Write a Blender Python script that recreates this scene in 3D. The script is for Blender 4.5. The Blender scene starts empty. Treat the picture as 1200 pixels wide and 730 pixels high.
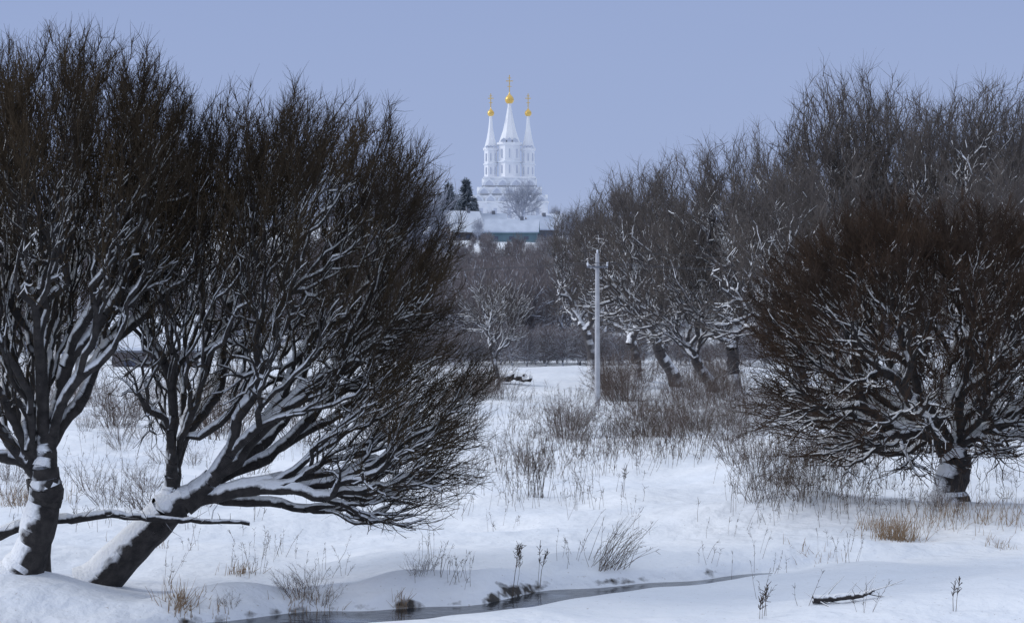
import bpy, math, random
import numpy as np
from mathutils import Vector
F=2239.0; CAMZ=5.0; HOR=365.0
rs=np.random.RandomState
sc=bpy.context.scene
# ---------------------------------------------------------------- utils
def sst(a,b,x):
    t=np.clip((x-a)/(b-a),0,1); return t*t*(3-2*t)
_lat=rs(7).rand(256,256)
def vnoise(x,y,s):
    x=np.asarray(x,float)/s+100.3; y=np.asarray(y,float)/s+57.7
    xi=np.floor(x).astype(int); yi=np.floor(y).astype(int)
    fx=x-xi; fy=y-yi; fx=fx*fx*(3-2*fx); fy=fy*fy*(3-2*fy)
    a=_lat[xi%256,yi%256]; b=_lat[(xi+1)%256,yi%256]; c=_lat[xi%256,(yi+1)%256]; d=_lat[(xi+1)%256,(yi+1)%256]
    return (a*(1-fx)+b*fx)*(1-fy)+(c*(1-fx)+d*fx)*fy-0.5
SX=np.array([-60,-25,-12,-6,-3.2,-1.7,-0.5,1.6,4.1,6.2,9,14,25,60.])
SY=np.array([10,22,27.6,30.4,31.9,32.6,33.4,35.2,37.2,38.3,39.3,41,50,75.])
def stream_y(x): return np.interp(x,SX,SY)+0.25*np.sin(np.asarray(x)*1.3)+0.12*np.sin(np.asarray(x)*3.1)
def height(x,y):
    x=np.asarray(x,float); y=np.asarray(y,float)
    z=3.3*(1-sst(2,24,y))
    near=sst(14,26,y)
    z=z+near*(0.7*vnoise(x,y,14)+0.62*vnoise(x,y,4.6)+0.30*vnoise(x,y,1.9)+0.08*vnoise(x,y,.7))*(1-0.5*sst(80,160,y))
    z=z+0.75*np.exp(-((y-62-0.2*x)/7.0)**2)*sst(1,9,x)
    z=z+0.60*np.exp(-((y-47)/2.6)**2)*np.exp(-((x-7)/4.5)**2)
    z=z+0.45*np.exp(-((y-43.5)/2.2)**2)*np.exp(-((x-11)/3.)**2)
    z=z+0.7*sst(100,165,y)*0.6
    z=z+27*sst(190,520,y)+np.clip(y-200,0,200)/200*1.5*vnoise(x,y,60)
    sy=stream_y(x); dy=y-sy
    w=np.interp(x,[-10,-3,0,2,4.5,6.5,14],[1.0,.9,.75,.5,.26,.12,.08])+.12*np.sin(x*2.3)*np.exp(-(x/4)**2)
    flat=np.exp(-(dy/3.0)**2)
    z=z*(1-0.85*flat)
    nearb=sst(-w-1.9,-w+0.35,dy); farb=1-sst(w-0.2,w+0.26,dy)
    ch=np.where(dy<0,nearb,farb)
    amp=np.interp(x,[-12,4,6,9],[0.36,0.32,0.18,0.03])
    z=z-amp*ch*0.9
    lump=np.clip(vnoise(x,y,1.5)+.15,0,1)
    z=z+np.where(dy>0,1,0)*(0.10+0.46*lump)*np.exp(-((dy-w-1.1)/0.8)**2)*sst(w-.05,w+.75,dy)
    z=z+.4*np.exp(-((x+9)/2.5)**2-((y-33)/1.3)**2)
    return z
def h1(x,y): return float(height(np.array([x]),np.array([y]))[0])
def G(u,v):
    ys=np.concatenate([np.arange(24,120,.1),np.arange(120,700,1.)])
    xs=(u-600)/F*ys; rz=CAMZ-(v-HOR)/F*ys
    hz=height(xs,ys); k=np.argmax(hz>=rz)
    return xs[k],ys[k],hz[k]
def P(u,v,d): return np.array([(u-600)/F*d,d,CAMZ-(v-HOR)/F*d])
def nrm(a):
    return a/np.maximum(np.linalg.norm(a,axis=-1,keepdims=True),1e-9)
# ---------------------------------------------------------------- materials
def mat(name,rough=0.9):
    m=bpy.data.materials.new(name); m.use_nodes=True
    b=m.node_tree.nodes['Principled BSDF']; b.inputs['Roughness'].default_value=rough
    return m,m.node_tree.nodes,m.node_tree.links,b
def noise(N,L,scale,detail=4,coord='Object'):
    tc=N.new('ShaderNodeTexCoord'); n=N.new('ShaderNodeTexNoise'); n.inputs['Scale'].default_value=scale; n.inputs['Detail'].default_value=detail
    L.new(tc.outputs[coord],n.inputs['Vector']); return n
def ramp(N,L,src,stops):
    r=N.new('ShaderNodeValToRGB'); e=r.color_ramp.elements
    while len(e)<len(stops): e.new(.5)
    for i,(p,c) in enumerate(stops):
        e[i].position=p; e[i].color=(*c,1)
    L.new(src,r.inputs['Fac']); return r
def mth(N,L,op,a,b=None):
    m=N.new('ShaderNodeMath'); m.operation=op
    for i,s in enumerate((a,b)):
        if s is None: continue
        if isinstance(s,(int,float)): m.inputs[i].default_value=s
        else: L.new(s,m.inputs[i])
    return m.outputs[0]
def mixc(N,L,f,a,b):
    m=N.new('ShaderNodeMix'); m.data_type='RGBA'
    if isinstance(f,(int,float)): m.inputs[0].default_value=f
    else: L.new(f,m.inputs[0])
    for i,s in ((6,a),(7,b)):
        if isinstance(s,tuple): m.inputs[i].default_value=(*s,1)
        else: L.new(s,m.inputs[i])
    return m.outputs[2]
def simple(name,c1,c2=None,scale=3,rough=.9,metal=0):
    m,N,L,b=mat(name,rough); b.inputs['Metallic'].default_value=metal
    c2=c2 or tuple(x*.75 for x in c1)
    n=noise(N,L,scale); r=ramp(N,L,n.outputs['Fac'],[(.35,c1),(.65,c2)]); L.new(r.outputs['Color'],b.inputs['Base Color'])
    return m
def bark(name,c1,c2,snow=(.82,.85,.9),thr=.35,soft=.2,scale=6,nsc=2.5,namt=.9,sdir=(-.32,-.2,.92)):
    m,N,L,b=mat(name,.95)
    n=noise(N,L,scale,6); r=ramp(N,L,n.outputs['Fac'],[(.35,c1),(.65,c2)])
    g=N.new('ShaderNodeNewGeometry'); dp=N.new('ShaderNodeVectorMath'); dp.operation='DOT_PRODUCT'
    L.new(g.outputs['Normal'],dp.inputs[0]); dp.inputs[1].default_value=nrm(np.array(sdir))
    n2=noise(N,L,nsc,5)
    s=mth(N,L,'ADD',dp.outputs['Value'],mth(N,L,'MULTIPLY',mth(N,L,'SUBTRACT',n2.outputs['Fac'],.5),namt))
    mr=N.new('ShaderNodeMapRange'); mr.inputs[1].default_value=thr; mr.inputs[2].default_value=thr+soft; L.new(s,mr.inputs[0])
    L.new(mixc(N,L,mr.outputs[0],r.outputs['Color'],snow),b.inputs['Base Color'])
    bp=N.new('ShaderNodeBump'); bp.inputs['Strength'].default_value=.8; bp.inputs['Distance'].default_value=.04
    n3=noise(N,L,22,4); L.new(n3.outputs['Fac'],bp.inputs['Height']); L.new(bp.outputs[0],b.inputs['Normal'])
    return m
def twigmat(name,c1,c2,scale=.8):
    m,N,L,b=mat(name,.85)
    n=noise(N,L,scale,4); r=ramp(N,L,n.outputs['Fac'],[(.3,c1),(.7,c2)]); L.new(r.outputs['Color'],b.inputs['Base Color'])
    b.inputs['Specular IOR Level'].default_value=.1
    return m
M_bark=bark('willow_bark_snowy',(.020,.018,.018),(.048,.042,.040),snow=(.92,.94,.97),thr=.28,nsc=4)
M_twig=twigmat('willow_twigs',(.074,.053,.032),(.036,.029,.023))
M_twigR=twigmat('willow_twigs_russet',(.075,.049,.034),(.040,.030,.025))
M_bark2=bark('mid_bark_snowy_hazed',(.06,.056,.06),(.09,.083,.086),snow=(.90,.92,.96),thr=.17,nsc=1.0,namt=.6,sdir=(-.15,-.12,.96))  # mid bark and twigs: base colours lightened to carry some aerial haze
M_twig2=twigmat('mid_twigs_hazed',(.155,.135,.122),(.095,.086,.086),.3)
M_bark3=bark('far_bark_snowy_hazed',(.11,.11,.125),(.15,.145,.16),snow=(.72,.77,.88),thr=.1,nsc=.6,namt=.5,sdir=(-.1,-.15,.95))  # far bark, snow and twigs: paler, bluish colours with distance haze baked in
M_twig3=twigmat('far_twigs_hazed',(.225,.20,.205),(.16,.15,.165),.2)
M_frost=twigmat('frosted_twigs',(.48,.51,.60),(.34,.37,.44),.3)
M_shrub=bark('shrub_stems',(.07,.052,.045),(.11,.083,.072),thr=.5,nsc=4)
M_shtw=twigmat('shrub_twigs',(.15,.112,.095),(.095,.075,.066),2)
M_weed=twigmat('dry_weed_stalks',(.19,.15,.118),(.10,.078,.065),1.5)
M_weedh=twigmat('dry_weed_heads',(.10,.078,.064),(.05,.04,.035),3)
M_grass=twigmat('dry_grass_tan',(.36,.26,.17),(.24,.17,.11),3)
M_white=simple('church_limewash',(.90,.915,.94),(.82,.84,.89),.3)  # white limewash, its faint blue tint is distance haze blended into the colour
M_snowroof=simple('roof_snow',(.84,.87,.92),(.74,.78,.85),.4)
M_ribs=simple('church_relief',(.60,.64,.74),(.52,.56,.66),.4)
M_gold=simple('gilded_domes',(.85,.60,.20),(.8,.52,.14),.5,.35,.5)
M_dark=simple('window_dark',(.12,.14,.2),(.10,.11,.15),1)
M_teal=simple('teal_boards',(.17,.26,.30),(.13,.21,.25),.5,.7)
M_brown=simple('brown_boards',(.14,.13,.14),(.17,.155,.16),1)
M_grey=simple('grey_boards',(.16,.17,.20),(.2,.21,.24),1)
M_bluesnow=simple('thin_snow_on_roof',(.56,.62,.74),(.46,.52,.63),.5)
M_concrete=simple('pole_concrete',(.50,.51,.54),(.40,.41,.44),3)
M_wire=simple('wire_dark',(.06,.06,.07),None,3)
M_fir=bark('fir_needles',(.045,.062,.08),(.075,.10,.12),snow=(.4,.46,.55),thr=.5,nsc=1.,scale=1)
# ground
mg,N,L,b=mat('snow_ground',.75)
n=noise(N,L,.35,5); r=ramp(N,L,n.outputs['Fac'],[(.3,(.87,.90,.95)),(.7,(.77,.82,.90))])
g=N.new('ShaderNodeNewGeometry'); sp=N.new('ShaderNodeSeparateXYZ'); L.new(g.outputs['Normal'],sp.inputs[0])
n2=noise(N,L,2.5,5)
s=mth(N,L,'ADD',sp.outputs['Z'],mth(N,L,'MULTIPLY',mth(N,L,'SUBTRACT',n2.outputs['Fac'],.5),.5))
mr=N.new('ShaderNodeMapRange'); mr.inputs[1].default_value=.70; mr.inputs[2].default_value=.62; L.new(s,mr.inputs[0])
n4=noise(N,L,9,5); dirt=ramp(N,L,n4.outputs['Fac'],[(.35,(.025,.024,.026)),(.7,(.075,.065,.055))])
c=mixc(N,L,mr.outputs[0],r.outputs['Color'],dirt.outputs['Color'])
n5=noise(N,L,14,6); mr5=N.new('ShaderNodeMapRange'); mr5.inputs[1].default_value=.66; mr5.inputs[2].default_value=.74; L.new(n5.outputs['Fac'],mr5.inputs[0])
c=mixc(N,L,mth(N,L,'MULTIPLY',mr5.outputs[0],.6),c,(.3,.25,.22))
L.new(c,b.inputs['Base Color'])
bp=N.new('ShaderNodeBump'); bp.inputs['Strength'].default_value=1.; bp.inputs['Distance'].default_value=.14
n3=noise(N,L,1.8,8); L.new(n3.outputs['Fac'],bp.inputs['Height']); L.new(bp.outputs[0],b.inputs['Normal'])
M_ground=mg
mw,N,L,b=mat('stream_water',.10); b.inputs['IOR'].default_value=1.33
n=noise(N,L,.9,4); rr=ramp(N,L,n.outputs['Fac'],[(.55,(.015,.02,.028)),(.7,(.16,.19,.24))]); L.new(rr.outputs['Color'],b.inputs['Base Color'])
bp=N.new('ShaderNodeBump'); bp.inputs['Strength'].default_value=.3; bp.inputs['Distance'].default_value=.03
n=noise(N,L,5,3); L.new(n.outputs['Fac'],bp.inputs['Height']); L.new(bp.outputs[0],b.inputs['Normal'])
M_water=mw
# ---------------------------------------------------------------- mesh building
def build(name,parts,mats,parent=None,link=True):
    parts=[p for p in parts if len(p[0])]
    V=[];Fq=[];MI=[];SM=[];o=0
    for v,f,mi,sm in parts:
        V.append(v);Fq.append(f+o);MI.append(np.full(len(f),mi,int));SM.append(np.full(len(f),sm,bool));o+=len(v)
    V=np.concatenate(V).astype(np.float32);Fq=np.concatenate(Fq).astype(np.int32);MI=np.concatenate(MI);SM=np.concatenate(SM)
    me=bpy.data.meshes.new(name); me.vertices.add(len(V)); me.vertices.foreach_set('co',V.ravel())
    me.loops.add(Fq.size); me.loops.foreach_set('vertex_index',Fq.ravel())
    me.polygons.add(len(Fq)); me.polygons.foreach_set('loop_start',np.arange(0,Fq.size,4,dtype=np.int32))
    try: me.polygons.foreach_set('loop_total',np.full(len(Fq),4,np.int32))
    except Exception: pass
    for m in mats: me.materials.append(m)
    me.polygons.foreach_set('material_index',MI.astype(np.int32)); me.polygons.foreach_set('use_smooth',SM)
    me.update(calc_edges=True)
    if not link: return me
    ob=bpy.data.objects.new(name,me); sc.collection.objects.link(ob)
    if parent: ob.parent=parent
    return ob
def tubes(p0,d0,r0,p1,d1,r1,k,snow=0.0):
    n=len(p0)
    if n==0: return np.zeros((0,3)),np.zeros((0,4),int)
    Z=np.array([0,0,1.]); s1=np.cross(d1,Z); l=np.linalg.norm(s1,axis=1)
    s1[l<.08]=[1,0,0]; s1=nrm(s1); u1=np.cross(s1,d1)
    s0=nrm(s1-d0*np.sum(s1*d0,1,keepdims=True)); u0=np.cross(s0,d0)
    a=np.pi/2+2*np.pi*np.arange(k)/k; ca=np.cos(a)[None,:,None]; sa=np.sin(a)[None,:,None]
    R0=p0[:,None]+r0[:,None,None]*(ca*s0[:,None]+sa*u0[:,None])
    R1=p1[:,None]+r1[:,None,None]*(ca*s1[:,None]+sa*u1[:,None])
    if snow>0:
        for R,r,d in ((R0,r0,d0),(R1,r1,d1)):
            th=snow*np.minimum(.05,.5*r+.006)*np.sqrt(np.clip(1-d[:,2]**2,0,1))
            R[:,:,2]+=th[:,None]*np.maximum(0,np.sin(a))[None]
    V=np.concatenate([R0,R1],1).reshape(-1,3)
    j=np.arange(k); f=np.stack([j,(j+1)%k,(j+1)%k+k,j+k],1)
    Fq=(f[None]+(np.arange(n)*2*k)[:,None,None]).reshape(-1,4)
    return V,Fq
def twigs(p,d,Ln,r,bend,k=3,tip=.3):
    n=len(p)
    if n==0: return np.zeros((0,3)),np.zeros((0,4),int)
    m=p+d*(Ln*.5)[:,None]; d2=nrm(d+bend); e=m+d2*(Ln*.5)[:,None]
    a=2*np.pi*np.arange(k)/k
    s=np.cross(d,[.31,.17,.93]); s=nrm(s); u=np.cross(s,d)
    off=np.cos(a)[None,:,None]*s[:,None]+np.sin(a)[None,:,None]*u[:,None]
    V=np.concatenate([p[:,None]+off*r[:,None,None],m[:,None]+off*(r*.75)[:,None,None],e[:,None]+off*(r*tip)[:,None,None]],1).reshape(-1,3)
    j=np.arange(k); f=np.concatenate([np.stack([j,(j+1)%k,(j+1)%k+k,j+k],1),np.stack([j+k,(j+1)%k+k,(j+1)%k+2*k,j+2*k],1)])
    return V,(f[None]+(np.arange(n)*3*k)[:,None,None]).reshape(-1,4)
def crown_targets(rng,crowns,n,shell=.28):
    out=[]
    tot=sum(c[2] for c in crowns)
    for cen,rad,w in crowns:
        k=int(n*w/tot); q=nrm(rng.randn(k*2,3)); rr=rng.rand(k*2)**shell*(1+.025*rng.randn(k*2))
        lump=1+.035*np.sin(q[:,0]*7+cen[0])*np.cos(q[:,2]*6+1)+.03*np.sin(q[:,1]*11+q[:,0]*5)
        q=q*(rr*lump)[:,None]*np.array(rad)+np.array(cen)
        out.append(q[:k])
    return np.concatenate(out)
def gen_tree(seed,trunk,T,rt=.006,e=.46,fr0=.10,bow=.2,wig=.10,scale=1.,early=3):
    rng=rs(seed); E=[]
    def add(p,d0,r0,q,d,r,n): E.append((*p,*d0,r0,*q,*d,r,n))
    n0=len(T); R=rt*n0**e
    tr=np.array(trunk,float); d=nrm(tr[1]-tr[0]); pr=R*1.6
    for i in range(len(tr)-1):
        m=4
        for j in range(m):
            a=tr[i]+(tr[i+1]-tr[i])*j/m; b_=tr[i]+(tr[i+1]-tr[i])*(j+1)/m
            nd=nrm(d*.5+nrm(b_-a)*.5); t=(i*m+j+1)/(m*(len(tr)-1)); r=R*(1+.5*(1-t)**2.5)*rng.uniform(.93,1.07)
            add(a,d,pr,b_,nd,r,n0); d=nd; pr=r
    st=[(tr[-1],d,T,0,R)]
    while st:
        p,d,T,lv,pr=st.pop(); n=len(T); c=T.mean(0); v=c-p; dist=np.linalg.norm(v)+1e-6
        r=rt*n**e
        if n==1: Ln=min(dist,1.6*scale); 
        else: Ln=dist*(fr0 if lv<early else rng.uniform(.16,.36))
        Ln=max(Ln,.06*scale); m=max(1,int(math.ceil(Ln/(.24*scale)))); m=min(m,8)
        sr=min(pr,r*1.5); wg=wig*(1.0 if n>150 else 1.45)
        for i in range(m):
            v=c-p; dd=np.linalg.norm(v)+1e-6
            if n>12: v=v-np.array([0,0,bow*dd])
            nd=d*.6+v/dd*.45+rng.randn(3)*wg; nd/=np.linalg.norm(nd)
            q=p+nd*(Ln/m); add(p,d,sr,q,nd,r,n); p=q; d=nd; sr=r
        if n>1:
            X=T-p; X=X/np.maximum(np.linalg.norm(X,axis=1,keepdims=True),1e-6)
            if n>3:
                Y=X-X.mean(0); w,ax=np.linalg.eigh(Y.T@Y); pj=X@ax[:,2]
            else: pj=X@rng.randn(3)
            k=int(np.clip(round(n*rng.uniform(.25,.75)),1,n-1)); o=np.argsort(pj)
            for idx in (o[:k],o[k:]):
                Tc=T[idx]; cd=nrm(Tc.mean(0)-p); st.append((p,nrm(d*.4+cd*.6+rng.randn(3)*.12),Tc,lv+1,r))
    return np.array(E)
def tree_parts(E,seed,ntw,tl=(.4,1.),tr_=.005,up=.25,spread=.35,snow=1.,nmax=3,cen=None,ks=(10,6,4),big=.05,med=.018,outer=0.,zw=0.,bare=2):
    rng=rs(seed+99); parts=[]
    p0=E[:,0:3];d0=E[:,3:6];r0=E[:,6];p1=E[:,7:10];d1=E[:,10:13];r1=E[:,13];n=E[:,14]
    for lo,hi,k in ((big,9,ks[0]),(med,big,ks[1]),(0,med,ks[2])):
        m=(r1>=lo)&(r1<hi)&(n>bare); v,f=tubes(p0[m],d0[m],r0[m],p1[m],d1[m],r1[m],k,snow); parts.append((v,f,0,True))
    m=n<=bare; v,f=tubes(p0[m],d0[m],r0[m],p1[m],d1[m],r1[m],3,0); parts.append((v,f,1,True))
    m=np.where(n<=nmax)[0]
    if outer>0:
        dd=np.linalg.norm(p1[m]-p0[0],axis=1); zz=(p1[m][:,2]-p1[m][:,2].min())/np.ptp(p1[m][:,2])
        wt=(dd/dd.max())**outer*(1-zw+zw*zz); wt/=wt.sum(); src=rng.choice(m,ntw,p=wt)
    else: src=m[rng.randint(0,len(m),ntw)]
    t=rng.rand(ntw)[:,None]; P0=p0[src]+(p1[src]-p0[src])*t
    out=0
    if cen is not None: out=nrm(P0-np.array(cen))*.35
    D=nrm(d1[src]*.6+np.array([0,0,up])+out+rng.randn(ntw,3)*spread)
    Ln=rng.uniform(tl[0],tl[1],ntw); 
    v,f=twigs(P0,D,Ln,tr_*rng.uniform(.7,1.25,ntw),np.array([0,0,up*.6])+rng.randn(ntw,3)*.25); parts.append((v,f,1,True))
    return parts
def inst(name,me,loc,s=1.,rz=0.,parent=None,sx=None):
    o=bpy.data.objects.new(name,me); sc.collection.objects.link(o); o.location=loc; o.rotation_euler=(0,0,rz); o.scale=(sx or s,sx or s,s)
    if parent: o.parent=parent
    return o
def empty(name,loc=(0,0,0)):
    e=bpy.data.objects.new(name,None); e.location=loc; sc.collection.objects.link(e); return e
# ---------------------------------------------------------------- terrain
def axis(segs):
    out=[]
    for a,b_,n in segs: out.append(np.linspace(a,b_,n,endpoint=False))
    return np.concatenate(out+[np.array([segs[-1][1]])])
xs=axis([(-3000,-400,14),(-400,-80,50),(-80,-14,110),(-14,14,230),(14,80,110),(80,400,50),(400,3000,14)])
ys=axis([(-300,-10,12),(-10,26,50),(26,46,190),(46,75,110),(75,180,90),(180,600,80),(600,6000,30)])
X,Y=np.meshgrid(xs,ys); Zg=height(X,Y); V=np.stack([X,Y,Zg],-1).reshape(-1,3)
nx=len(xs); ii,jj=np.meshgrid(np.arange(nx-1),np.arange(len(ys)-1)); a=(jj*nx+ii).ravel()
build('snow_ground',[(V,np.stack([a,a+1,a+nx+1,a+nx],1),0,True)],[M_ground])
tx=np.linspace(-40,13,220); cy=stream_y(tx); V=np.concatenate([np.stack([tx,cy-2.4,np.full_like(tx,-.17)],1),np.stack([tx,cy+1.4,np.full_like(tx,-.17)],1)])
k=len(tx); a=np.arange(k-1); build('stream_water',[(V,np.stack([a,a+1,a+1+k,a+k],1),0,True)],[M_water])
# ---------------------------------------------------------------- near willows
def ground_at(u,d):
    x=(u-600)/F*d; return np.array([x,d,h1(x,d)-.15])
d=34.4; px=d/F
b0=ground_at(108,d)
T=crown_targets(rs(1),[(P(334,290,d)+[0,.3,0],(215*px,3.3,210*px),1.0),(P(470,482,d)+[0,-.3,0],(122*px,2.4,145*px),.42),(P(215,380,d),(110*px,2.,180*px),.12)],4700,shell=.32)
E=gen_tree(11,[b0,P(135,662,d),P(180,618,d)],T,rt=.0060,e=.465,fr0=.07,bow=.30,early=4,wig=.15)
build('willow_tree',tree_parts(E,1,38000,(.18,.46),.0039,up=.28,spread=.6,cen=P(260,520,d),outer=3,zw=.5,snow=2.4,bare=1),[M_bark,M_twig])
d=33.0; px=d/F
b0=ground_at(22,d)
T=crown_targets(rs(2),[(P(64,216,d),(192*px,2.8,190*px),1.0),(P(175,225,d)+[0,.4,0],(88*px,2.,150*px),.3),(P(-60,420,d),(110*px,2.,170*px),.3)],4000,shell=.32)
E=gen_tree(12,[b0,P(35,655,d),P(52,590,d)],T,rt=.0062,e=.465,fr0=.06,bow=.15,early=4,wig=.15)
build('willow_tree',tree_parts(E,2,31000,(.18,.46),.0039,up=.3,spread=.6,cen=P(60,520,d),outer=3.5,zw=.6,snow=2.4,bare=1),[M_bark,M_twig])
d=37.; px=d/F; b0=ground_at(45,d)
T=crown_targets(rs(3),[(P(-20,300,d),(150*px,2.2,200*px),1.0)],900)
E=gen_tree(13,[b0,P(50,620,d),P(40,560,d)],T,rt=.008,e=.44,fr0=.12,bow=.1,early=3,wig=.15)
build('willow_tree',tree_parts(E,3,4000,(.3,.6),.004,up=.3,spread=.45,outer=2,snow=2.2),[M_bark,M_twig])
d=46.; px=d/F; b0=ground_at(1112,d)
T=crown_targets(rs(4),[(P(1092,386,d),(228*px,4.3,164*px),1.0),(P(1078,484,d),(224*px,4.1,90*px),.34)],4700,shell=.30)
E=gen_tree(14,[b0,P(1112,575,d),P(1120,545,d)],T,rt=.0088,e=.45,fr0=.06,bow=.16,early=4,wig=.15)
build('willow_tree',tree_parts(E,4,44000,(.2,.5),.0055,up=.2,spread=.6,cen=P(1100,500,d),outer=2.2,zw=.6,snow=2.1,bare=1),[M_bark,M_twigR])
# ---------------------------------------------------------------- mid-distance trees
mids=[]
for i,(cr,tp) in enumerate([
   ([((0,0,9.3),(5.0,5.0,5.0),1.),((1.5,0,6),(4.6,4.4,2.6),.3)],[(0,0,-.3),(.2,0,1.),(.1,.1,2.0)]),
   ([((-.8,0,9.),(4.4,4.8,5.3),1.),((-3.5,0,5.5),(3.6,3.5,2.8),.4)],[(0,0,-.3),(-.3,0,.9),(-.9,0,1.8)]),
   ([((0,0,10.),(3.9,3.9,4.4),1.),((.6,0,6.),(3.9,3.5,3),.35)],[(0,0,-.3),(.1,0,1.5),(.4,.2,3.0)])]):
    T=crown_targets(rs(20+i),cr,1100,shell=.45)
    E=gen_tree(30+i,tp,T,rt=.0150,e=.435,fr0=.09,bow=.36,scale=2.,wig=.19,early=3)
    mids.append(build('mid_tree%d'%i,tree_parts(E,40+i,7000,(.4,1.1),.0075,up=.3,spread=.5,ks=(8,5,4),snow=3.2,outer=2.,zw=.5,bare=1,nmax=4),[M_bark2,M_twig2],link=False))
def midtree(u,vtop,d,k,rz,wid=1.):
    x=(u-600)/F*d; z=h1(x,d); H=CAMZ+(HOR-vtop)*d/F-z; s=H/15.
    inst('willow_tree',mids[k],(x,d,z),s,rz,sx=s*wid)
for a in [(695,218,150,2,2.3,1.1),(745,180,135,0,1.2,1.),(795,155,122,1,0.1,1.05),(862,132,112,0,2.2,1.05),(925,112,106,1,3.6,1.),(1000,52,108,2,.5,.95),(1075,78,104,0,4.,1.),
          (1150,66,98,2,2.,1.05),(1225,78,104,1,5.,1.1),(960,150,90,1,.4,1.15),(1180,150,82,0,1.,1.1),(838,230,113,1,.0,1.25),(1290,120,90,0,1,1.)]:
    midtree(*a)
# ---------------------------------------------------------------- distant mass
T=crown_targets(rs(50),[((0,0,4.6),(3.2,3.2,3.0),1.),((0,0,2.2),(3.6,3.6,1.9),.6)],320,shell=.45)
E=gen_tree(51,[(0,0,-.5),(0,0,.2),(.1,0,.5)],T,rt=.018,e=.36,fr0=.1,bow=.1,scale=1.8,wig=.12)
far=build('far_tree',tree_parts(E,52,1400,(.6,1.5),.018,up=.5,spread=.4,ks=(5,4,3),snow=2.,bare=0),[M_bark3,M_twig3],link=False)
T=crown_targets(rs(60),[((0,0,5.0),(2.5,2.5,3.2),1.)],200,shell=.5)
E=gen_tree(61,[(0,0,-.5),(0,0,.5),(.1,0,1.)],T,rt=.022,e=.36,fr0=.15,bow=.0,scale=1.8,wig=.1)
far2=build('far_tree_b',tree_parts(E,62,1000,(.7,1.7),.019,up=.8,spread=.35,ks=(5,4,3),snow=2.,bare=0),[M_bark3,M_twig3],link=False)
fm=empty('distant_trees'); rg=rs(5)
def dist_tree(y,u,vt,hmin=3,hmax=14,only=None):
    x=(u-600)/F*y; z=h1(x,y); H=CAMZ+(HOR-vt)*y/F-z
    if H<hmin: return
    H=min(H,hmax); s=H/8.3
    inst('tree',far if (only or rg.rand()<.6) else far2,(x,y,z),s,rg.rand()*6.3,fm,sx=s*rg.uniform(.9,1.4))
for i in range(190):
    y=rg.uniform(178,330); u=600+rg.uniform(-.30,.30)*F
    if u>490 and u<670: continue
    if u<250 and y>230: continue
    dist_tree(y,u,rg.uniform(225,325) if u>670 else rg.uniform(262,335))
for i in range(56): dist_tree(rg.uniform(178,260),rg.uniform(495,670),rg.uniform(296,350),3,11)
for i in range(56): dist_tree(rg.uniform(260,350),rg.uniform(495,670),rg.uniform(281,302),2,9)
for i in range(44): dist_tree(rg.uniform(350,396),rg.uniform(495,670),rg.uniform(270,284),1.2,6)
for i in range(90): dist_tree(rg.uniform(160,176),rg.uniform(440,1000),rg.uniform(372,404),1,5,True)
for i in range(70):
    y=rg.uniform(400,620); x=rg.uniform(-.30,.30)*y; u=600+x/y*F
    if 505<u<690 and y<520: continue
    z=h1(x,y); H=rg.uniform(6,12)
    if 480<u<720: H=rg.uniform(5,8)
    inst('tree',far if rg.rand()<.5 else far2,(x,y,z),H/8.3,rg.rand()*6.3,fm)
T=crown_targets(rs(70),[((0,0,6.),(5,5,4.6),1.)],420,shell=.5)
E=gen_tree(71,[(0,0,-.5),(0,0,.8),(.1,0,1.6)],T,rt=.03,e=.36,fr0=.12,bow=.0,scale=1.6,wig=.1)
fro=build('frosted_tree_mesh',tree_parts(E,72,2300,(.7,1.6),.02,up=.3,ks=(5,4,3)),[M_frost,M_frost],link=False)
for (u,vt,dd,s_) in [(611,205,445,1.),(470,170,300,.95),(650,238,450,.6),(488,205,330,.8),(668,240,380,.8),(575,244,440,.7),(560,252,396,.6)]:
    x=(u-600)/F*dd; z=h1(x,dd); H=CAMZ+(HOR-vt)*dd/F-z; inst('frosted_tree',fro,(x,dd,z),H/11.2,u,sx=H/11.2*s_)
# ---------------------------------------------------------------- firs
def fir_mesh():
    rng=rs(80); P0=[];D=[];Ln=[]
    for i in range(700):
        t=rng.rand()**.8; z=1+9.5*t; a_=rng.rand()*6.28; P0.append((0,0,z)); D.append((math.cos(a_),math.sin(a_),-.25+.45*t)); Ln.append((3.0*(1-t)+.35)*rng.uniform(.5,1.15))
    P0=np.array(P0);D=nrm(np.array(D));Ln=np.array(Ln)
    v,f=twigs(P0,D,Ln,np.full(len(Ln),.08),np.tile([0,0,-.1],(len(Ln),1)),k=4)
    k=2200; idx=rng.randint(0,700,k); q=P0[idx]+D[idx]*(Ln[idx]*rng.uniform(.3,.95,k))[:,None]
    v2,f2=twigs(q,nrm(D[idx]+rng.randn(k,3)*.6+[0,0,-.3]),rng.uniform(.3,.8,k),np.full(k,.07),np.zeros((k,3)))
    v3,f3=twigs(np.array([[0,0,-.3]]),np.array([[0,0,1.]]),np.array([11.5]),np.array([.18]),np.zeros((1,3)),k=6)
    return build('fir_mesh',[(v,f,0,True),(v2,f2,0,True),(v3,f3,0,True)],[M_fir],link=False)
fir=fir_mesh()
for (u,vt,dd) in [(526,212,425),(546,207,420),(515,224,440),(660,250,430),(534,226,435),(497,214,450),(556,230,425)]:
    x=(u-600)/F*dd; z=h1(x,dd); H=CAMZ+(HOR-vt)*dd/F-z; inst('fir_tree',fir,(x,dd,z),H/11.3,u,sx=H/11.3*1.1)
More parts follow.
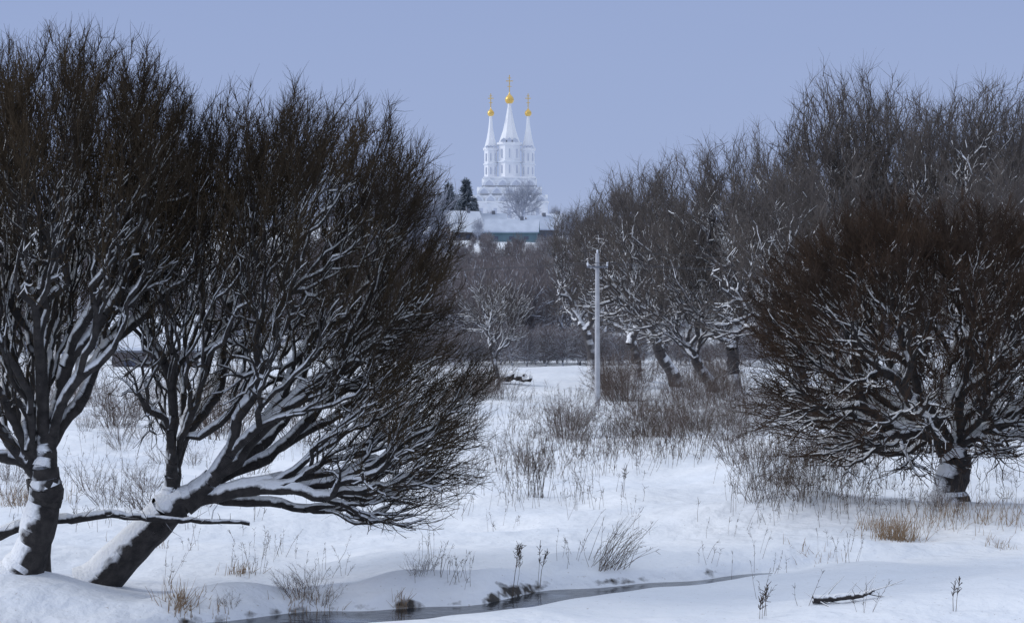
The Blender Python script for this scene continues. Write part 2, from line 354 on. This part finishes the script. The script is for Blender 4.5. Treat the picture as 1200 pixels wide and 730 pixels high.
# ---------------------------------------------------------------- primitives
def box(cx,cy,z0,sx,sy,sz):
    x,y,z=sx/2,sy/2,sz
    V=np.array([(-x,-y,0),(x,-y,0),(x,y,0),(-x,y,0),(-x,-y,z),(x,-y,z),(x,y,z),(-x,y,z)],float)+[cx,cy,z0]
    return V,np.array([(3,2,1,0),(4,5,6,7),(0,1,5,4),(1,2,6,5),(2,3,7,6),(3,0,4,7)])
def lathe(cx,cy,prof,n=8,rot=None):
    rot=np.pi/n if rot is None else rot
    a=rot+2*np.pi*np.arange(n)/n; V=[]
    for r,z in prof: V+= [(cx+r*math.cos(t),cy+r*math.sin(t),z) for t in a]
    j=np.arange(n); Fs=[np.stack([j,(j+1)%n,(j+1)%n+n,j+n],1)+i*n for i in range(len(prof)-1)]
    return np.array(V),np.concatenate(Fs)
def halfdisc(cx,cy,z,r,dep,face):
    n=8; V=[]
    for s in (0,dep):
        V.append((0,s,0))
        for i in range(n+1):
            t=math.pi*i/n; zz=r*math.sin(t)*(1.0+.25*math.exp(-((t-math.pi/2)/.25)**2)); V.append((r*math.cos(t),s,zz))
    V=np.array(V); m=n+2; Fs=[]
    for i in range(1,n+1): Fs.append((i,i+1,i+1+m,i+m))
    for i in range(1,n,2): Fs.append((0,i,i+1,i+2))
    if face==1: V=np.stack([-V[:,1],V[:,0],V[:,2]],1)
    if face==2: V=np.stack([V[:,1],V[:,0],V[:,2]],1)
    return V+[cx,cy,z],np.array(Fs)
# ---------------------------------------------------------------- church
D=500; cx=(597-600)/F*D; ch=empty('church',(cx,D,h1(cx,D)-.2)); ch.scale=(1.04,1.04,1.04)
def part(name,vf,m,smooth=False):
    if isinstance(vf,tuple): vf=[vf]
    build(name,[(v,f,0,smooth) for v,f in vf],[m],parent=ch)
part('body_walls',[box(0,0,-1,19,15,7.0),box(0,0,6.0,17.4,13.4,1.6),box(0,0,7.6,14.8,10.8,2.2),box(0,0,9.8,12.6,8.4,2.4)],M_white)
part('cornice',[box(0,0,5.8,19.6,15.6,.35),box(0,0,12.1,13.2,9,.35)],M_white)
kk=[]
for (z,w,dp,cnt_,r) in [(6.15,18.6,14.6,6,1.5),(8.1,15.8,11.8,5,1.5),(10.2,13.4,9.2,4,1.5)]:
    for i in range(cnt_):
        x=-w/2+w*(i+.5)/cnt_; kk.append(halfdisc(x,-dp/2-.2,z,w/cnt_/2*.96,.6,0))
    for i in range(cnt_-1):
        y=-dp/2+dp*(i+.5)/(cnt_-1); kk.append(halfdisc(w/2+.2,y,z,dp/(cnt_-1)/2*.96,.6,1)); kk.append(halfdisc(-w/2-.2,y,z,dp/(cnt_-1)/2*.96,.6,2))
part('kokoshniks',kk,M_snowroof)
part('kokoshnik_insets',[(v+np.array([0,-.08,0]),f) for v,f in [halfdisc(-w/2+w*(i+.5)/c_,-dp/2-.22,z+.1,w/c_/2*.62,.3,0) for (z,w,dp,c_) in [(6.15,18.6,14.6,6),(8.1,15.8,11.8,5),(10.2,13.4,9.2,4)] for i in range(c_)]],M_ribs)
wn=[]
for x in (-7,-3.5,0,3.5,7): wn.append(box(x,-7.55,2,.8,.2,2.4))
part('pilasters',[box(x,-7.6,0,.5,.3,5.7) for x in (-9.1,-5.2,-1.75,1.75,5.2,9.1)],M_snowroof)
def tower(nm,x,r,z0,zd,zt,ro,cr):
    part(nm+'_drum',[lathe(x,0,[(r*1.15,z0),(r*1.15,z0+.5),(r,z0+.6),(r,zd-.7),(r*1.18,zd-.5),(r*1.18,zd),(.1,zd+.01)])],M_white)
    zm=z0+(zd-z0)*.48
    part(nm+'_belt',[lathe(x,0,[(r*.98,zm-.2),(r*1.14,zm-.15),(r*1.14,zm+.15),(r*.98,zm+.3)])],M_snowroof)
    part(nm+'_tent',[lathe(x,0,[(r*1.0,zd),(r*.62,zd+(zt-zd)*.33),(r*.36,zd+(zt-zd)*.68),(ro*.42,zt),(ro*.42,zt+ro*.6),(ro*.55,zt+ro*.65)])],M_white)
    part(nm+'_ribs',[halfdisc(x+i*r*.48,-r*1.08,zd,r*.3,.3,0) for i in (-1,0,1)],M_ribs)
    zc=zt+ro*.6
    part(nm+'_onion_dome',[lathe(x,0,[(ro*.5,zc),(ro*.85,zc+ro*.3),(ro,zc+ro*.75),(ro*.93,zc+ro*1.2),(ro*.6,zc+ro*1.65),(ro*.25,zc+ro*2.0),(ro*.08,zc+ro*2.5),(.03,zc+ro*2.8)],16)],M_gold,True)
    ct=zc+ro*2.6
    part(nm+'_cross',[box(x,0,ct,.22,.14,cr),box(x,.005,ct+cr*.62,cr*.42,.13,.2),box(x,.005,ct+cr*.8,cr*.22,.13,.16),box(x,.005,ct+cr*.3,cr*.26,.13,.15)],M_gold)
    for i in range(3):
        a_=-math.pi/2+(i-1)*math.pi/4; 
        wn.append(box(x+r*.93*math.cos(a_),r*.95*math.sin(a_),z0+ (zd-z0)*.58,.30,.35,(zd-z0)*.24))
        wn.append(box(x+r*.93*math.cos(a_),r*.95*math.sin(a_),z0+ (zd-z0)*.16,.30,.35,(zd-z0)*.22))
tower('central_tower',0,2.9,12,21.2,30.4,1.15,4.2)
tower('west_tower',-4.7,1.75,12,19.9,27.4,.88,3.4)
tower('east_tower',4.7,1.75,12,19.9,27.4,.88,3.4)
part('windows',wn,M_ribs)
# ---------------------------------------------------------------- houses
def house(u,d,w,dp,hw,hr,rz,wall,roof,trim=None,dz=0):
    x=(u-600)/F*d; e=empty('village_house',(x,d,h1(x,d)-.3+dz)); e.rotation_euler=(0,0,rz)
    v,f=box(0,0,-1.5-dz,w,dp,hw+1.8+dz); build('walls',[(v,f,0,False)],[wall],parent=e)
    o=.5; z0=hw+.3; A=np.array([(-w/2,-dp/2,z0),(-w/2,dp/2,z0),(-w/2,0,z0+hr),(-w/2,0,z0+hr-.01),(w/2,-dp/2,z0),(w/2,dp/2,z0),(w/2,0,z0+hr),(w/2,0,z0+hr-.01)])
    build('gables',[(A,np.array([(0,1,2,3),(5,4,7,6)]),0,False)],[wall],parent=e)
    sl=[]
    for s in (-1,1):
        y1=s*(dp/2+o); zz=z0-hr*o/(dp/2)
        q=[(-w/2-o,y1,zz),(w/2+o,y1,zz),(w/2+o,0,z0+hr),(-w/2-o,0,z0+hr)]
        sl.append(q)
    for nm,dz_,m,th in (('roof_sheet',.04,trim or roof,.16),('roof_snow',.21,roof,.25)):
        parts=[]
        for q in sl:
            a_=np.array(q)+[0,0,dz_]; V=np.concatenate([a_,a_+[0,0,th]]); parts.append((V,np.array([(3,2,1,0),(4,5,6,7),(0,1,5,4),(1,2,6,5),(2,3,7,6),(3,0,4,7)]),0,False))
        build(nm,parts,[m],parent=e)
    v,f=box(w*.2,0,z0+hr*.6,.7,.7,hr*.4+1.0); build('chimney',[(v,f,0,False)],[M_grey],parent=e)
    ws=[]
    for i in (-1,0,1): ws.append((*box(i*w*.3,-dp/2-.02,hw*.25,.9,.1,hw*.4),0,False))
    ws.append((*box(-w/2-.02,0,hw*.25,.1,.9,hw*.4),0,False))
    build('windows',ws,[M_dark],parent=e)
house(541,405,7.5,6,1.8,3.8,.5,M_brown,M_snowroof,M_brown,dz=0)
house(600,400,10.5,6,1.8,2.3,-.05,M_teal,M_bluesnow,M_teal,dz=0)
house(632,406,5,6,2.0,2.6,.3,M_grey,M_bluesnow,M_brown,dz=0)
house(570,425,8,6,2,2.4,.1,M_grey,M_bluesnow,M_grey)
house(648,420,6,6,2,2.4,-.6,M_grey,M_bluesnow,M_grey)
house(100,300,12,9,3,5,.3,M_grey,M_snowroof,M_grey,dz=2)
house(45,250,11,8,3,4.5,.2,M_grey,M_snowroof,M_brown,dz=1.5)
house(182,160,7,5,1.6,2.2,.2,M_brown,M_snowroof,M_grey)
# ---------------------------------------------------------------- poles + wires
def pole(x,y,H=8.7):
    e=empty('utility_pole',(x,y,h1(x,y)-.2))
    build('shaft',[(*lathe(0,0,[(.16,0),(.135,H*.5),(.11,H),(.001,H+.01)],8),0,False)],[M_concrete],parent=e)
    build('crossarm',[(*box(0,-.16,H-.75,1.1,.08,.09),0,False)],[M_grey],parent=e)
    ins=[(*lathe(i,-.16,[(.03,H-.66),(.055,H-.6),(.055,H-.5),(.02,H-.45)],8),0,True) for i in (-.5,.5)]+[(*lathe(0,0,[(.03,H),(.055,H+.06),(.055,H+.15),(.01,H+.2)],8),0,True)]
    build('insulators',ins,[M_snowroof],parent=e)
    z=h1(x,y)-.2; return [np.array([x-.5,y-.16,z+H-.47]),np.array([x+.5,y-.16,z+H-.47]),np.array([x,y,z+H+.18])]
y=98; x=100/F*y; zt=CAMZ+(HOR-297)*y/F
pa=pole(x,y,zt-h1(x,y)+.2); pb=pole(-34,150,10.5); pc=pole(44,88)
WS=[]
for A,B in ((pa,pb),(pa,pc)):
    for a_,b_ in zip(A,B):
        t=np.linspace(0,1,25)[:,None]; q=a_+(b_-a_)*t; q[:,2]-=(1.1*4*t*(1-t))[:,0]
        dd=nrm(q[1:]-q[:-1]); r=np.full(24,.013); WS.append((*tubes(q[:-1],dd,r,q[1:],dd,r,4),0,True))
build('power_lines',WS,[M_wire])
# ---------------------------------------------------------------- small tree
x,y,z=G(581,457)
T=crown_targets(rs(90),[((0,0,5.2*1.),(2.8,2.6,2.8),1.)],300,shell=.5)
E=gen_tree(91,[(0,0,-.2),(.15,0,.7),(0,0,1.3)],T,rt=.014,e=.41,fr0=.12,bow=.2,scale=1.,wig=.2)
sm=build('small_tree_mesh',tree_parts(E,92,2200,(.3,.8),.009,up=.3,snow=2.4,bare=0),[M_bark2,M_twig2],link=False)
inst('bare_tree',sm,(x,y,z),(150*y/F)/8.2,0)
def log(name,pts,r0,r1,m=M_bark,extra=0,seed=0,snow=2.):
    pts=np.array(pts,float); n=8; t=np.linspace(0,1,n*(len(pts)-1)+1)
    ti=np.linspace(0,1,len(pts)); q=np.stack([np.interp(t,ti,pts[:,i]) for i in range(3)],1)
    rg=rs(seed); q+=rg.randn(*q.shape)*r0*.15
    dd=nrm(np.diff(q,axis=0)); d0=np.concatenate([dd[:1],dd[:-1]]); r=np.interp(t,[0,1],[r0,r1])
    parts=[(*tubes(q[:-1],d0,r[:-1],q[1:],dd,r[1:],10,snow),0,True)]
    parts.append((*tubes(q[:1],-dd[:1],r[:1],q[:1]-dd[:1]*r0*.2,-dd[:1],r[:1]*.02,10),0,True))
    if extra:
        idx=rg.randint(1,len(q)-1,extra); D_=nrm(dd[idx]*.5+rg.randn(extra,3)*.7+[0,0,.45]); Ln=rg.uniform(.3,1.2,extra)
        parts.append((*twigs(q[idx],D_,Ln*r0**.3*1.2,rg.uniform(.004,.012,extra),rg.randn(extra,3)*.3,k=4),0,True))
    return build(name,parts,[m])
log('fallen_trunk',[P(-60,648,33.4),P(20,620,33.5),P(60,612,33.6),P(130,604,33.8),P(200,610,34),P(293,614,34.3)],.085,.02,extra=30,seed=3,snow=2.2)
gx=G(600,452); log('fallen_log',[np.array(gx)+[-1.6,0,.35],np.array(gx)+[0,.3,.55],np.array(gx)+[1.3,0,.3]],.36,.22,extra=40,seed=4,snow=1.)
g1=np.array(G(985,708)); log('driftwood',[g1+[-.45,0,.03],g1+[0,.05,.08],g1+[.35,.1,.10],g1+[.55,.1,.2]],.045,.02,extra=30,seed=5,snow=2.)
# ---------------------------------------------------------------- shrubs (joined in one mesh)
def shrubgeo(seed,H,W,n,tw,rt):
    rng=rs(seed)
    k=n; a_=rng.rand(k)*6.28; lean=rng.rand(k)**.7*W/H
    D_=nrm(np.stack([np.cos(a_)*lean,np.sin(a_)*lean,np.ones(k)],1)); P0=np.stack([np.cos(a_)*.3*W*rng.rand(k),np.sin(a_)*.3*W*rng.rand(k),np.zeros(k)-.05],1)
    Ln=H*rng.uniform(.35,1.1,k); bend=rng.randn(k,3)*.35
    A=twigs(P0,D_,Ln,rt*rng.uniform(.7,1.3,k),bend,k=4)
    idx=rng.randint(0,k,tw); t=rng.uniform(.25,.98,tw)
    mid=P0+D_*(Ln*.5)[:,None]; d2=nrm(D_+bend)
    q=np.where((t<.5)[:,None],P0[idx]+D_[idx]*(Ln[idx]*t)[:,None],mid[idx]+d2[idx]*(Ln[idx]*(t-.5))[:,None])
    B=twigs(q,nrm(D_[idx]*.7+rng.randn(tw,3)*.6+[0,0,.1]),rng.uniform(.12,.4,tw)*H*.6,rt*.45*rng.uniform(.7,1.2,tw),rng.randn(tw,3)*.35+[0,0,.1])
    return A,B
shr=[shrubgeo(101,1.5,1.4,22,220,.007),shrubgeo(102,1.1,1.4,20,200,.007),shrubgeo(103,2.4,2.4,32,480,.010)]
shp=[]
def addsh(k,loc,s,a):
    c_,s_=math.cos(a),math.sin(a); R=np.array([[c_,-s_,0],[s_,c_,0],[0,0,1]])
    for mi,(v,f) in enumerate(shr[k]): shp.append(((v@R.T)*s+np.array(loc),f,mi,True))
rg=rs(6)
def scat(u0,u1,v0,v1,n,s0,s1,ks):
    for i in range(n):
        x,y,z=G(rg.uniform(u0,u1),rg.uniform(v0,v1)); addsh(ks[rg.randint(len(ks))],(x,y,z),rg.uniform(s0,s1),rg.rand()*6.3)
scat(740,870,478,525,28,.6,1.1,[0,2]); scat(850,1010,505,550,20,.5,1.0,[0,1]); scat(880,960,560,590,8,.5,.8,[0,1])
scat(600,740,470,520,14,.4,.85,[0,1]); scat(650,690,490,520,5,.7,1.,[0,2]); scat(710,860,440,478,28,.8,1.4,[2])
scat(0,560,440,520,64,.7,1.4,[0,2]); scat(0,330,520,600,18,.6,1.,[0,1]); scat(400,560,520,610,8,.5,.8,[0,1])
scat(850,1200,470,540,34,.7,1.2,[0,2]); scat(1000,1200,560,600,6,.4,.6,[1])
scat(520,600,432,470,10,.7,1.1,[2]); scat(605,640,540,585,3,.7,.9,[0])
for (u,v,s,k) in [(352,702,.42,1),(375,708,.4,1),(500,668,.3,1),(490,675,.3,0),(340,692,.4,1),(365,690,.45,1),(270,712,.3,1)]:
    x,y,z=G(u,v); addsh(k,(x,y,z),s*1.2,u)
build('shrub_thicket',shp,[M_shrub,M_shtw])
def stalks(name,pts,hr,rad,lean,leanvar,spr,mats,seed,sprl=(.05,.16)):
    rng=rs(seed); n=len(pts); P0=np.array(pts)-[0,0,.05]; 
    D_=nrm(np.array([lean[0],lean[1],1.])+rng.randn(n,3)*leanvar); Ln=rng.uniform(hr[0],hr[1],n); bd=rng.randn(n,3)*.12+np.array([lean[0],lean[1],0])*.4
    parts=[(*twigs(P0,D_,Ln,rad*rng.uniform(.7,1.3,n),bd),0,True)]
    if spr:
        idx=np.repeat(np.arange(n),spr); t=rng.uniform(.55,1.,len(idx)); mid=P0+D_*(Ln*.5)[:,None]; d2=nrm(D_+bd)
        q=mid[idx]+d2[idx]*(Ln[idx]*(t-.5))[:,None]
        parts.append((*twigs(q,nrm(d2[idx]*.8+rng.randn(len(idx),3)*.5),rng.uniform(*sprl,len(idx)),np.full(len(idx),rad*.9),rng.randn(len(idx),3)*.2,tip=.8),1,True))
    return build(name,parts,mats)
rg=rs(9)
def region(n,u0,u1,v0,v1,clump=.35):
    out=[]
    while len(out)<n:
        x,y,z=G(rg.uniform(u0,u1),rg.uniform(v0,v1))
        for _ in range(rg.randint(2,9)):
            xx=x+rg.randn()*clump; yy=y+rg.randn()*clump; out.append((xx,yy,h1(xx,yy)))
    return out
stalks('dry_weeds',region(820,580,780,465,560,.6)+region(640,700,880,490,540,.7)+region(520,870,1010,530,590,.4),(.25,1.1),.0055,(0.05,0),.24,7,[M_weed,M_weedh],201)
stalks('dry_weeds',region(230,560,700,520,600,.5)+region(600,0,560,430,620,.8)+region(240,880,1200,560,610,.5),(.3,.95),.005,(0,0),.2,6,[M_weed,M_weedh],202)
stalks('dry_weeds',region(50,560,1000,600,690,.25)+region(14,860,1190,640,725,.1)+region(80,160,560,640,690,.2),(.25,.7),.004,(0.05,0),.2,6,[M_weed,M_weedh],203,(.03,.09))
for (u,v,hh,se) in [(600,705,1.05,1),(895,722,.6,2),(890,726,.4,12),(1117,716,.6,3),(728,583,.9,4),(630,690,.8,5),(605,665,.5,6)]:
    x,y,z=G(u,v); stalks('weed_stalk',[(x+.04*i,y,h1(x+.04*i,y)) for i in range(2)],(hh*.8,hh),.007,(.05,0),.07,18,[M_weed,M_weedh],300+se,(.04,.13))
x,y,z=G(630,583); stalks('dark_weed_clump',[(x+rg.randn()*.13,y+rg.randn()*.13,z) for i in range(26)],(.6,1.8),.007,(.03,0),.1,8,[M_weedh,M_weedh],330)
x,y,z=G(705,665); stalks('leaning_reeds',[(x+rg.randn()*.2,y+rg.randn()*.15,z) for i in range(60)],(.5,1.3),.005,(.5,0),.26,2,[M_weed,M_weed],310)
def tuft(u,v,n,hr,w=.2):
    x,y,z=G(u,v); q=[(x+rg.randn()*w,y+rg.randn()*w) for i in range(n)]; stalks('dry_grass_tuft',[(a_,b_,h1(a_,b_)) for a_,b_ in q],hr,.006,(.1,0),.33,0,[M_grass],int(u))
tuft(1050,632,220,(.3,.62),.25); tuft(1035,620,120,(.2,.45),.35); tuft(1170,608,240,(.2,.5),.8); tuft(1090,608,120,(.2,.4),.5); tuft(1170,640,40,(.1,.3),.2)
tuft(210,712,90,(.2,.5),.15); tuft(280,672,60,(.15,.35),.15); tuft(470,718,40,(.15,.35),.08); tuft(160,640,60,(.2,.4),.3); tuft(30,590,180,(.3,.7),.5); tuft(955,650,30,(.1,.35),.3)
tuft(360,712,120,(.12,.3),.25); tuft(250,718,60,(.1,.25),.25)
# ---------------------------------------------------------------- world, sun, camera
w=bpy.data.worlds.new('World'); sc.world=w; w.use_nodes=True; N=w.node_tree.nodes; L=w.node_tree.links; N.clear()
out=N.new('ShaderNodeOutputWorld'); sky=N.new('ShaderNodeTexSky'); sky.sky_type='NISHITA'; sky.sun_disc=False
EL=math.radians(30); AZ=math.radians(268)
sky.sun_elevation=EL; sky.sun_rotation=AZ
b1=N.new('ShaderNodeBackground'); b1.inputs[1].default_value=.05; L.new(sky.outputs[0],b1.inputs[0])
tc=N.new('ShaderNodeTexCoord'); sp=N.new('ShaderNodeSeparateXYZ'); L.new(tc.outputs['Generated'],sp.inputs[0])
mp=N.new('ShaderNodeMapping'); mp.inputs['Scale'].default_value=(1,1,5); L.new(tc.outputs['Generated'],mp.inputs[0])
nz=N.new('ShaderNodeTexNoise'); nz.inputs['Scale'].default_value=3; nz.inputs['Detail'].default_value=4; L.new(mp.outputs[0],nz.inputs[0])
s=mth(N,L,'ADD',sp.outputs['Z'],mth(N,L,'MULTIPLY',mth(N,L,'SUBTRACT',nz.outputs['Fac'],.5),.05))
r=ramp(N,L,s,[(0,(.42,.51,.75)),(.07,(.37,.46,.72)),(.17,(.33,.42,.69)),(.5,(.60,.68,.90)),(1,(.86,.93,1.0))])
b2=N.new('ShaderNodeBackground'); L.new(r.outputs['Color'],b2.inputs[0]); b2.inputs[1].default_value=1.
mx=N.new('ShaderNodeMixShader'); mx.inputs[0].default_value=.88; L.new(b1.outputs[0],mx.inputs[1]); L.new(b2.outputs[0],mx.inputs[2]); L.new(mx.outputs[0],out.inputs[0])
sl=bpy.data.lights.new('sun','SUN'); sl.energy=1.4; sl.angle=math.radians(18); sl.color=(1,.98,.95)
so=bpy.data.objects.new('sun',sl); sc.collection.objects.link(so)
sd=Vector((math.sin(AZ)*math.cos(EL),math.cos(AZ)*math.cos(EL),math.sin(EL)))
so.rotation_euler=sd.to_track_quat('Z','Y').to_euler(); so.location=(0,0,60)
cd=bpy.data.cameras.new('camera'); cd.lens=36*F/1200; cd.sensor_width=36; cd.clip_end=9000; cd.clip_start=.1
co=bpy.data.objects.new('camera',cd); sc.collection.objects.link(co); co.location=(0,0,CAMZ); co.rotation_euler=(math.pi/2,0,0); sc.camera=co
sc.view_settings.view_transform='Standard'; sc.view_settings.look='None'; sc.view_settings.exposure=0
